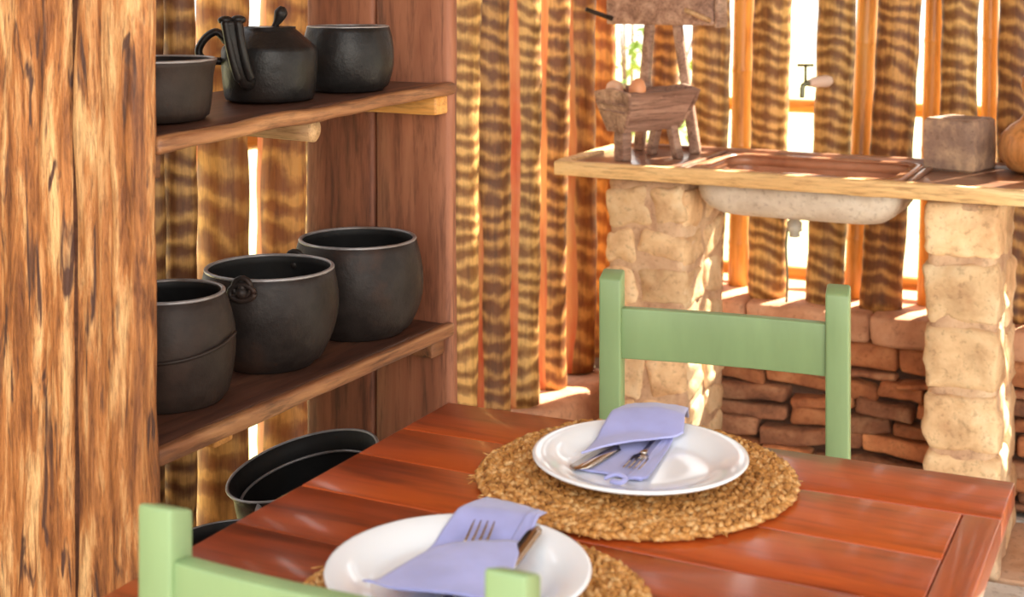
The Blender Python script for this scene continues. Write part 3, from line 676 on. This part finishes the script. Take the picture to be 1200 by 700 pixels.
# trough
ta = Vector((-1.354, 3.325, 0)); tb = Vector((-1.262, 3.515, 0)); tl = (tb-ta).length; ang = math.atan2(tb.y-ta.y, tb.x-ta.x)-PI/2
tr = root('trough', (ta.x, ta.y, TZ), ang, 'small weathered wooden trough with angled sides on the left of the counter', 'trough')
zt, zb_, wt, wb_ = .182, .078, .066, .034
def trough_board(q, m_='grey_wood', n='side_board'):
    """thick quad prism q=4 outer pts, thickness towards the inside"""
    q = [Vector(p) for p in q]; nn = (q[1]-q[0]).cross(q[3]-q[0]).normalized(); c = Vector((0, tl/2, .16)); nn = nn if nn.dot(c-q[0]) > 0 else -nn
    b = B(); G = 8; g = {}
    for s in (0, 1):
        for i in range(G+1):
            for j in range(4):
                p = q[0].lerp(q[1], i/G).lerp(q[3].lerp(q[2], i/G), j/3)+nn*.010*s; p += mn.noise_vector(p*14)*.0018
                g[s, i, j] = b.verts.new(p)
    for i in range(G):
        for j in range(3): b.faces.new((g[0, i, j], g[0, i+1, j], g[0, i+1, j+1], g[0, i, j+1])); b.faces.new((g[1, i, j], g[1, i, j+1], g[1, i+1, j+1], g[1, i+1, j]))
        b.faces.new((g[0, i, 0], g[1, i, 0], g[1, i+1, 0], g[0, i+1, 0])); b.faces.new((g[0, i, 3], g[0, i+1, 3], g[1, i+1, 3], g[1, i, 3]))
    for j in range(3): b.faces.new((g[0, 0, j], g[0, 0, j+1], g[1, 0, j+1], g[1, 0, j])); b.faces.new((g[0, G, j], g[1, G, j], g[1, G, j+1], g[0, G, j+1]))
    return part(n, b, m_, tr, smooth=False)
trough_board([(wt, -.014, zt), (wt, tl+.02, zt), (wb_+.004, tl-.03, zb_), (wb_, .0, zb_)]); trough_board([(-wt, -.014, zt), (-wt, tl+.02, zt), (-wb_, tl-.03, zb_), (-wb_, .0, zb_)])
trough_board([(-wb_, .0, zb_), (-wb_, tl-.03, zb_), (wb_, tl-.03, zb_), (wb_, .0, zb_)], n='bottom_board')
def gable(y0, dy, yb, seed):
    b = B(); pr = [(-wb_, zb_), (wb_, zb_), (wt-.001, zt-.035), (wt+.002, zt), (0, zt+.012), (-wt-.002, zt), (-wt+.001, zt-.035)]
    def yy(z): return y0+(yb-y0)*(zt-z)/(zt-zb_)
    A = [b.verts.new((x, yy(z), z)) for x, z in pr]; D = [b.verts.new((x*.98, yy(z)+dy, z)) for x, z in pr]
    b.faces.new(A); b.faces.new(D[::-1])
    for i in range(7): b.faces.new((A[i], A[(i+1) % 7], D[(i+1) % 7], D[i]))
    bmesh.ops.bevel(b, geom=list(b.edges), offset=.002, segments=2, affect='EDGES')
    part('end_board', b, 'grey_wood', tr, smooth=False)
gable(-.027, .012, -.012, 1); gable(tl+.016, .012, tl-.03, 2)
for z in (.130, .150): 
    b = B(); tube(b, [(-.050-(z-.13)*.4, -.0265+(.15-z)*.3-.001, z+.004), (.050+(z-.13)*.4, -.0265+(.15-z)*.3-.001, z)], .0022, 6); part('plank_edge', b, 'grey_wood', tr)
b = B(); lbox(b, (-.019, .0, 0), (.019, .03, zb_+.004), (1, 1, 3), .003, .0008, (9, 9, 9), 1); part('leg', b, 'grey_wood', tr)
for s in (-1, 1):
    b = B(); lbox(b, (-.012, -.012, 0), (.012, .012, zb_+.03), (1, 1, 3), .003, .0008, (9, 9, 9), 2, fn=lambda p: Vector((p.x+s*(.052-.28*p.z), p.y+tl-.045, p.z))); part('leg', b, 'grey_wood', tr)
b = B(); tube(b, [(-.062, .095, zt-.012), (.062, .095, zt-.012)], .006, 8); tube(b, [(-.062, .145, zt-.012), (.062, .145, zt-.012)], .006, 8); part('crossbar', b, 'grey_wood', tr)
def tl2w(x, y, z): return RM[tr] @ Vector((x, y, z))
def egg(label, x, y, z, m_, upright, r=.0225, lean=0):
    p = tl2w(x, y, z); prof = []
    for i in range(13):
        a = PI*i/12; rr_ = math.sin(a)*(1+.14*math.cos(a)); prof.append((max(r*rr_, 0), -r*1.28*math.cos(a)))
    prof[0] = (0, prof[0][1]); prof[-1] = (0, prof[-1][1])
    b = lathe(B(), prof, 24); o = part('egg', b, m_); o.location = p; tag(o, label, 'egg', 'eggs in the trough')
    o.rotation_euler = (lean, .2, 0) if upright else (PI/2-.3, .4, .6); return o
egg('pale brown egg lying at the left corner of the trough', -.036, .020, zt+.006, 'egg_pale', False, .023)
egg('upright reddish brown egg in the trough nearest its right corner', .043, .028, zt+.010, 'egg', True, .0225)
p = tl2w(-.005, .075, zt-.004)
b = B(); lbox(b, (-.034, -.012, -.008), (.034, .012, .008), (4, 2, 1), .003, .0015, (30, 30, 30), 2); o = part('wood_scrap', b, 'grey_wood'); o.location = p+Vector((0, 0, .014)); o.rotation_euler = (.1, -.18, .35); tag(o, 'short dark piece of wood lying across the trough between the eggs', 'wood')
# stone block with round hollow
bc = Vector((-.532, 3.575, TZ)); bl = root('mortar_block', bc, math.radians(-16), 'square mottled grey-brown block with a round hollow in its top', 'block')
hs, hh = .066, .130; b = B()
def ringpts(r, z, n=32): return [b.verts.new((r*math.cos(2*PI*i/n+PI/4), r*math.sin(2*PI*i/n+PI/4), z)) for i in range(n)]
def sqpts(h_, z, rd=.006, n=32):
    out = []
    for i in range(n):
        a = 2*PI*i/n+PI/4; c_, s_ = math.cos(a), math.sin(a); kf = h_/max(abs(c_), abs(s_)); x, y = c_*kf, s_*kf
        if abs(abs(x)-h_) < 1e-6 and abs(abs(y)-h_) < 1e-6: x *= 1-rd/h_*.3; y *= 1-rd/h_*.3
        out.append(b.verts.new((x+.0012*mn.noise(Vector((x*20, y*20, z*20))), y+.0012*mn.noise(Vector((x*20, y*20, z*20+5))), z)))
    return out
rings = [sqpts(hs-.006, 0), sqpts(hs, .006)] + [sqpts(hs+.001, .006+(hh-.012)*i/6) for i in range(1, 6)] + [sqpts(hs, hh-.006), sqpts(hs-.006, hh), ringpts(.053, hh), ringpts(.050, hh-.004), ringpts(.038, hh-.05), ringpts(.02, hh-.062)]
for a, c in zip(rings, rings[1:]):
    for i in range(32): b.faces.new((a[i], a[(i+1) % 32], c[(i+1) % 32], c[i]))
b.faces.new(rings[0][::-1]); b.faces.new(rings[-1]); part('block', b, 'soap', bl, smooth=False)
# bottle gourd
gp = atZ(1209, 3.36); b = B()
tag(part('gourd_bottle', lathe(b, [(0, .001), (.035, 0), (.055, .010), (.073, .035), (.079, .062), (.072, .092), (.05, .117), (.028, .132), (.018, .146), (.015, .17), (.018, .195), (.024, .215), (.022, .235), (.012, .246), (0, .248)], 40, wob=.002), 'gourd', None), 'shiny orange-brown bottle gourd at the right edge of the counter', 'gourd').location = (gp.x, gp.y, TZ)
# ------------------------------------------------------------------ table
A = (-.952, 1.706); D = (-.194, 1.738); TX0, TX1, TY0 = -.957, -.194, 1.000; TT, TH = .76, .028
tb_ = root('dining_table', ((TX0+TX1)/2, 1.36, 0), 0, 'red-brown varnished plank dining table between the two green chairs', 'table')
def yfar(x): return A[1]+(D[1]-A[1])*(x-A[0])/(D[0]-A[0])
SW, FW = .042, .128
def quadboard(x0, x1, ya, yb_, m_, name='board', gap=.0007, r=.0012):
    b = B(); lbox(b, (x0+gap, 0, TT-TH), (x1-gap, 1, TT), (1, 1, 1), r)
    for v in b.verts:
        lo_, hi_ = (ya(v.co.x) if callable(ya) else ya)+gap, (yb_(v.co.x) if callable(yb_) else yb_)-gap; v.co.y = lo_+(hi_-lo_)*v.co.y
    return part(name, b, m_, tb_, world=True)
def qboard(x0, x1, ya, yb_, m_, name):
    fa = ya if callable(ya) else (lambda x: ya); fb = yb_ if callable(yb_) else (lambda x: yb_)
    g = .0006; L = fb((x0+x1)/2)-fa((x0+x1)/2)
    b = B(); lbox(b, (x0+g, g, TT-TH), (x1-g, L-g, TT), (1, 1, 1), .0022, seg=2, fn=lambda p: Vector((p.x, fa(p.x)+p.y/L*(fb(p.x)-fa(p.x)), p.z)))
    return part(name, b, m_, tb_, world=True)
qboard(TX0, TX1, lambda x: yfar(x)-FW, yfar, 'table', 'end_board'); qboard(TX0, TX1, TY0, TY0+.09, 'table', 'end_board')
qboard(TX1-SW, TX1, TY0+.09, lambda x: yfar(x)-FW, 'table_y', 'side_rail')
ys = [1.09, 1.22, 1.345, 1.47]
for a, c in zip(ys, ys[1:]+[None]): qboard(TX0, TX1-SW, a, c if c else (lambda x: yfar(x)-FW), 'table', 'top_plank')
for (x0, x1, y0, y1) in ((TX0+.05, TX1-.05, 1.645, 1.665), (TX0+.05, TX1-.05, TY0+.045, TY0+.065), (TX0+.05, TX0+.07, TY0+.065, 1.645), (TX1-.07, TX1-.05, TY0+.065, 1.645)):
    b = B(); lbox(b, (x0, y0, TT-TH-.085), (x1, y1, TT-TH-.0005), r=.002); part('apron', b, 'table', tb_, world=True)
for x in (TX0+.042, TX1-.042-.055):
    for y in (TY0+.035, 1.620):
        b = B(); lbox(b, (x, y, 0), (x+.055, y+.055, TT-TH-.001), r=.003); part('leg', b, 'table_y', tb_, world=True)
# ------------------------------------------------------------------ chairs
def chair(label, L, R, top, rail0, rail1, face, drop=0.0):
    """L,R centres of back posts; face=+1 if the seat lies on the +y side"""
    L = Vector((*L, 0)); R = Vector((*R, 0)); c = (L+R)/2; w_ = (R-L).length/2; ang = math.atan2(R.y-L.y, R.x-L.x)
    t = root('dining_chair', c, ang, label, 'chair', 'green dining chairs')
    pw, pd = .0180, .0165
    for s in (-1, 1):
        def f(p, s=s):
            k_ = max(0, (p.z-(top-.03))/.03)
            y = p.y*(1-.0*k_)
            if k_ > 0: y = p.y - face*0 ; 
            zz = p.z - (.012*k_*max(0, (p.y*face)/pd) if k_ > 0 else 0)
            return Vector((p.x+s*w_, y, zz))
        b = B(); lbox(b, (-pw, -pd, 0), (pw, pd, top), (1, 1, 14), .004, fn=f, seg=2); part('back_post', b, 'green', t)
    b = B(); lbox(b, (-w_+pw-.002, -.010, rail0), (w_-pw+.002, .010, rail1), (14, 1, 2), .003, fn=lambda p: Vector((p.x, p.y-face*.010*(1-(p.x/w_)**2), p.z)), seg=2); part('top_rail', b, 'green', t)
    b = B(); lbox(b, (-w_+pw-.002, -.009, .535), (w_-pw+.002, .009, .595), (14, 1, 2), .003, fn=lambda p: Vector((p.x, p.y-face*.010*(1-(p.x/w_)**2), p.z)), seg=2); part('lower_rail', b, 'green', t)
    y0, y1 = (pd+.0, .375) if face > 0 else (-.375, -pd)
    b = B(); lbox(b, (-w_-.005, y0, .435), (w_+.005, y1, .455), (4, 4, 1), .006, seg=2); part('seat', b, 'green', t)
    yf = face*.35
    for s in (-1, 1):
        b = B(); lbox(b, (s*w_*.97-pw, yf-pd, 0), (s*w_*.97+pw, yf+pd, .4345), (1, 1, 4), .003); part('leg', b, 'green', t)
        for z in (.17, .38):
            b = B(); lbox(b, (s*w_*.98-.009, min(face*pd, yf-face*pd), z), (s*w_*.98+.009, max(face*pd, yf-face*pd), z+.03), r=.002); part('side_stretcher', b, 'green', t)
    for yy_ in (yf, 0):
        b = B(); lbox(b, (-w_*.97+pw, yy_-.009, .385), (w_*.97-pw, yy_+.009, .43), r=.002); part('seat_apron', b, 'green', t)
    return t
chair('sage green wooden chair on the far side of the table, before the pillars', (-.842, 2.04), (-.490, 2.092), .896, .757, .838, -1)
nL = onz(194, 587, .905); nR = onz(601, 662, .905)
chair('sage green wooden chair nearest the camera, only its back top in frame', (nL.x, nL.y), (nR.x, nR.y), .905, .775, .858, 1)
# ------------------------------------------------------------------ placemats
def mat_(label, c, R, seed, pitch=.0165):
    t = root('placemat', (c.x, c.y, TT), 0, label, 'placemat', 'straw placemats'); rr = random.Random(seed)
    prof = [(0, .001), (R-.012, .001), (R-.006, .005), (R-.012, .008), (0, .009)]
    part('mat_base', lathe(B(), prof, 64, wob=.003, seed=seed), 'straw', t)
    b = B(); a = 0.0; r = .012; tmax = R
    cube = [(-1, 0, 0), (-.45, .8, .1), (-.45, -.8, .1), (-.3, 0, 1), (.45, .8, .1), (.45, -.8, .1), (.3, 0, 1), (1, 0, 0), (-.3, 0, -.6), (.3, 0, -.6)]
    fcs = [(0, 2, 3), (0, 3, 1), (1, 3, 6, 4), (3, 2, 5, 6), (4, 6, 7), (6, 5, 7), (0, 1, 8), (0, 8, 2), (1, 4, 9, 8), (2, 8, 9, 5), (4, 7, 9), (7, 5, 9)]
    while r < R-.004:
        ds = .0105*rr.uniform(.85, 1.15); a += ds/r; r += pitch*ds/(2*PI*r) if r > .02 else pitch*.06
        outer_ = r > R-pitch*1.2
        for s in (-1, 1):
            rr_ = r+s*pitch*.26+rr.uniform(-.0012, .0012); ca, sa = math.cos(a+s*.25*ds/r), math.sin(a+s*.25*ds/r)
            edge = .0025*mn.noise(Vector((ca*6+seed, sa*6, 0)))*(r/R)
            p = Vector(((rr_+edge)*ca, (rr_+edge)*sa, .0085+rr.uniform(-.001, .0015)-(.003 if outer_ and s > 0 else 0)))
            d = Vector((-sa, ca, 0)); n_ = Vector((ca, sa, 0)); sk_ = s*(.62+rr.uniform(-.2, .2)); e = (d*math.cos(sk_)+n_*math.sin(sk_)); g = Vector((-e.y, e.x, 0))
            up = Vector((0, 0, 1))+d*rr.uniform(-.25, .35); L = .0105*rr.uniform(.85, 1.25); W_ = .0048*rr.uniform(.85, 1.2); Hh = .0052*rr.uniform(.8, 1.2)
            vs = [b.verts.new(p+e*x*L+g*y*W_+up*z*Hh) for x, y, z in cube]
            for f_ in fcs: b.faces.new([vs[i] for i in f_])
    for v in b.verts: v.co.z = max(.0006, min(v.co.z, .0158))
    part('braided_coil', b, 'straw', t, kind='stuff'); 
    # loose straw ends round the edge
    b = B()
    for i in range(46):
        a = rr.uniform(0, 2*PI); p = Vector((R*math.cos(a), R*math.sin(a), .006)); d = Vector((math.cos(a+rr.uniform(-1, 1)), math.sin(a+rr.uniform(-1, 1)), rr.uniform(-.2, .5)))
        tube(b, [p-d*.006, p+d*rr.uniform(.001, .006)], [.0012, .0005], 5)
    for v in b.verts: v.co.z = max(.0004, v.co.z)
    part('loose_straw', b, 'straw', t, kind='stuff'); return t
fm = onz(742, 549, .774); fm.z = 0; mat_('round braided straw placemat under the far plate', fm, .196, 2)
nm = atZ(548, 1.300); mat_('round braided straw placemat under the near plate, partly behind the near chair', nm, .179, 6)
MZ = TT+.0150
def plate(label, c):
    t = root('dinner_plate', (c.x, c.y, MZ+.0012), 0, label, 'plate', 'white plates'); R = .128
    pr = [(0, .003), (.060, .003), (.066, .0), (.071, .0), (.073, .004), (.090, .009), (.112, .0155), (.1265, .0205), (.1285, .0225), (.1275, .0245), (.1245, .0245), (.110, .0205), (.094, .0150), (.087, .0105), (.080, .0085), (.05, .0075), (0, .0072)]
    part('plate_body', lathe(B(), pr, 96), 'china', t); return t
fpl = onz(750, 533, MZ+.023); npl = atZ(537, 1.312)
plate('white china plate farther from the camera, with napkin and cutlery', fpl); plate('white china plate nearer the camera, partly hidden by the chair post', npl)
# ------------------------------------------------------------------ napkins and cutlery
def sheet(b, q, zf, n=22, m2=16, th=.0016, bow=(0, 0, 0, 0)):
    """q: 4 px corners (a,b,c,d); zf(s,t) height; closed thin cloth"""
    g = {}
    base = MZ+.012
    Q = [onz(u, v, base) for u, v in q]
    for i in range(n+1):
        for j in range(m2+1):
            s, t_ = i/n, j/m2
            p = Q[0].lerp(Q[1], s).lerp(Q[3].lerp(Q[2], s), t_); z = zf(s, t_)
            p = Vector((p.x, p.y, 0)); p += Vector((.0015*mn.noise(Vector((s*3, t_*3, z*9))), .0015*mn.noise(Vector((s*3+9, t_*3, 1))), 0))
            for k_ in (0, 1): g[k_, i, j] = b.verts.new((p.x, p.y, z+th*k_))
    for i in range(n):
        for j in range(m2):
            b.faces.new((g[1, i, j], g[1, i+1, j], g[1, i+1, j+1], g[1, i, j+1])); b.faces.new((g[0, i, j], g[0, i, j+1], g[0, i+1, j+1], g[0, i+1, j]))
    for i in range(n):
        b.faces.new((g[0, i, 0], g[0, i+1, 0], g[1, i+1, 0], g[1, i, 0])); b.faces.new((g[0, i, m2], g[1, i, m2], g[1, i+1, m2], g[0, i+1, m2]))
    for j in range(m2):
        b.faces.new((g[0, 0, j], g[1, 0, j], g[1, 0, j+1], g[0, 0, j+1])); b.faces.new((g[0, n, j], g[0, n, j+1], g[1, n, j+1], g[1, n, j]))
    return g
def platez(c):
    R_ = [(0, .0072), (.05, .0075), (.080, .0085), (.087, .0105), (.094, .0150), (.110, .0205), (.1245, .0245), (.132, .0255), (.2, .012)]
    def f(x, y):
        r = math.hypot(x-c.x, y-c.y)
        for (a, za), (b_, zb2) in zip(R_, R_[1:]):
            if r <= b_: return MZ+.0012+za+(zb2-za)*(r-a)/(b_-a)
        return MZ
    return f
def cloth_sheet(name, q, c, lift, parent, n=30, m2=22, hump=None, th=.0016, hem=None, wr=.0016, seed=0):
    b = B(); pf = platez(c); g = {}
    zref = MZ+.012
    Q = [onz(u, v, zref) for u, v in q]
    for i in range(n+1):
        for j in range(m2+1):
            s, t_ = i/n, j/m2; p = Q[0].lerp(Q[1], s).lerp(Q[3].lerp(Q[2], s), t_)
            p += mn.noise_vector(Vector((s*2.2+seed, t_*2.2, 0)))*.0025
            z = pf(p.x, p.y)+lift+wr*(mn.noise(Vector((s*4+seed, t_*2.5, 3)))+.9)+ (hump(s, t_) if hump else 0)
            for k_ in (0, 1): g[k_, i, j] = b.verts.new((p.x, p.y, z+th*k_))
    for i in range(n):
        for j in range(m2):
            b.faces.new((g[1, i, j], g[1, i+1, j], g[1, i+1, j+1], g[1, i, j+1])); b.faces.new((g[0, i, j], g[0, i, j+1], g[0, i+1, j+1], g[0, i+1, j]))
    for i in range(n):
        b.faces.new((g[0, i, 0], g[0, i+1, 0], g[1, i+1, 0], g[1, i, 0])); b.faces.new((g[0, i, m2], g[1, i, m2], g[1, i+1, m2], g[0, i+1, m2]))
    for j in range(m2):
        b.faces.new((g[0, 0, j], g[1, 0, j], g[1, 0, j+1], g[0, 0, j+1])); b.faces.new((g[0, n, j], g[0, n, j+1], g[1, n, j+1], g[1, n, j]))
    hp = [g[1, i, hem].co.copy() for i in range(n+1)] if hem is not None else None
    o = part(name, b, 'napkin', parent, world=True)
    if hp:
        b = B()
        for p_, q_ in zip(hp, hp[1:]):
            for k_ in range(3): blob(b, p_.lerp(q_, k_/3), (.0014, .0014, .0017), 6, 4)
        part('hem', b, 'hem', o, world=True, label='scalloped stitched hem')
    return o
# far napkin: lower layer, upper flap
n1 = root('napkin', (fpl.x, fpl.y, MZ+.01), 0, 'periwinkle blue napkin folded as a pocket on the far plate', 'napkin', 'cloth napkins')
# order a(top-left) b(top-right) c(bottom-right) d(bottom-left)
cloth_sheet('lower_fold', [(735, 497), (800, 500), (752, 563), (671, 549)], fpl, .0004, n1, seed=1)
cloth_sheet('side_fold', [(795, 498), (800, 503), (757, 562), (732, 563)], fpl, .0022, n1, seed=4, n=12)
cloth_sheet('top_flap', [(744, 477), (808, 483), (801, 520), (681, 537)], fpl, .0062, n1, seed=2, hem=22, hump=lambda s, t_: .006*math.sin(PI*min(1, max(0, s)))*(.35+.65*t_))
b = B(); pc = onz(727, 562, MZ+.018); tube(b, smooth_path([onz(708, 561, MZ+.016), onz(722, 556, MZ+.0205), onz(733, 561, MZ+.018), onz(727, 566, MZ+.016), onz(716, 564, MZ+.0155)], 6), .0022, 8, 1.6); part('curled_corner', b, 'napkin', n1, world=True)
def knife(label, pa, pb, z0, z1, wd=.0105):
    """handle end pa -> blade tip pb"""
    a = onz(*pa, z0); c = onz(*pb, z1); d = c-a; L = d.length; t = root('knife', a, 0, label, 'knife', 'table knives'); e = d.normalized(); s = e.cross(Vector((0, 0, 1))).normalized(); up = s.cross(e)
    b = B(); N = 16; R = []
    for i in range(N+1):
        q = i/N; w1 = wd*(.35+.65*min(1, q*8)) if q < .85 else wd*math.sqrt(max(.02, 1-((q-.85)/.15)**2)); off = 0 if q < .85 else wd*.4*((q-.85)/.15)
        p = e*(L*.5+L*.5*q); R.append([b.verts.new(p+s*(w1*.9+0)+up*0), b.verts.new(p+up*.0009), b.verts.new(p-s*(w1*.9-off)+up*.0003), b.verts.new(p-up*.0009)])
    for x, y in zip(R, R[1:]):
        for k_ in range(4): b.faces.new((x[k_], x[(k_+1) % 4], y[(k_+1) % 4], y[k_]))
    b.faces.new(R[0][::-1]); b.faces.new(R[-1]); part('blade', b, 'steel', t)
    b = B(); tube(b, [e*0, e*L*.05, e*L*.3, e*L*.48, e*L*.52], [.004, .0062, .0056, .0042, .003], 10, .45, up=s); part('handle', b, 'steel', t); return t
def fork(label, pa, pb, z0, z1, wd=.0115):
    a = onz(*pa, z0); c = onz(*pb, z1); d = c-a; L = d.length; e = d.normalized(); s = e.cross(Vector((0, 0, 1))).normalized(); up = s.cross(e)
    t = root('fork', a, 0, label, 'fork', 'table forks')
    b = B(); tube(b, [e*0, e*L*.06, e*L*.3, e*L*.58, e*L*.66, e*L*.72], [.005, .0075, .005, .0028, .003, .005], 10, .35, up=s); part('handle', b, 'steel', t)
    b = B(); R = []
    for q, w1, z in ((.70, .25, 0), (.73, .6, -.0008), (.75, .92, -.0015), (.775, 1.0, -.0018), (.79, 1.0, -.0018)):
        p = e*L*q+up*z; R.append([b.verts.new(p+s*wd*w1), b.verts.new(p+up*.0007), b.verts.new(p-s*wd*w1), b.verts.new(p-up*.0008)])
    for x, y in zip(R, R[1:]):
        for k_ in range(4): b.faces.new((x[k_], x[(k_+1) % 4], y[(k_+1) % 4], y[k_]))
    b.faces.new(R[0][::-1]); b.faces.new(R[-1]); hd = part('head', b, 'steel', t)
    for k_ in range(4):
        o_ = s*wd*(-.86+k_*.573); b = B(); tube(b, [e*L*.78+o_-up*.0018, e*L*.86+o_-up*.0018, e*L*.95+o_-up*.0005, e*L+o_*.97+up*.0008], [.0017, .0016, .0013, .0006], 8, .7, up=s); part('tine', b, 'steel', hd)
    return t
knife('steel knife tucked in the far napkin, blade end showing', (765, 496), (674, 551), MZ+.0155, MZ+.0145, .0155)
fork('steel fork tucked in the far napkin, head showing beside the knife', (787, 488), (739, 550), MZ+.0175, MZ+.0145, .011)
# near napkin
n2 = root('napkin', (npl.x, npl.y, MZ+.01), 0, 'periwinkle blue napkin wrapped round fork and knife on the near plate', 'napkin', 'cloth napkins')
cloth_sheet('back_fold', [(570, 588), (637, 613), (560, 690), (470, 672)], npl, .0006, n2, seed=7)
cloth_sheet('blue_tail', [(628, 614), (640, 616), (612, 652), (588, 652)], npl, .0022, n2, seed=8, n=8)
cloth_sheet('front_band', [(512, 656), (612, 652), (590, 725), (425, 710)], npl, .0135, n2, seed=9, hem=None, hump=lambda s, t_: .005*math.sin(PI*s)+.0015*math.sin(PI*t_))
fork('steel fork with tines up on the near napkin', (508, 735), (568, 611), MZ+.014, MZ+.030, .0125)
knife('steel knife beside the fork in the near napkin', (548, 730), (631, 617), MZ+.014, MZ+.031, .0085)
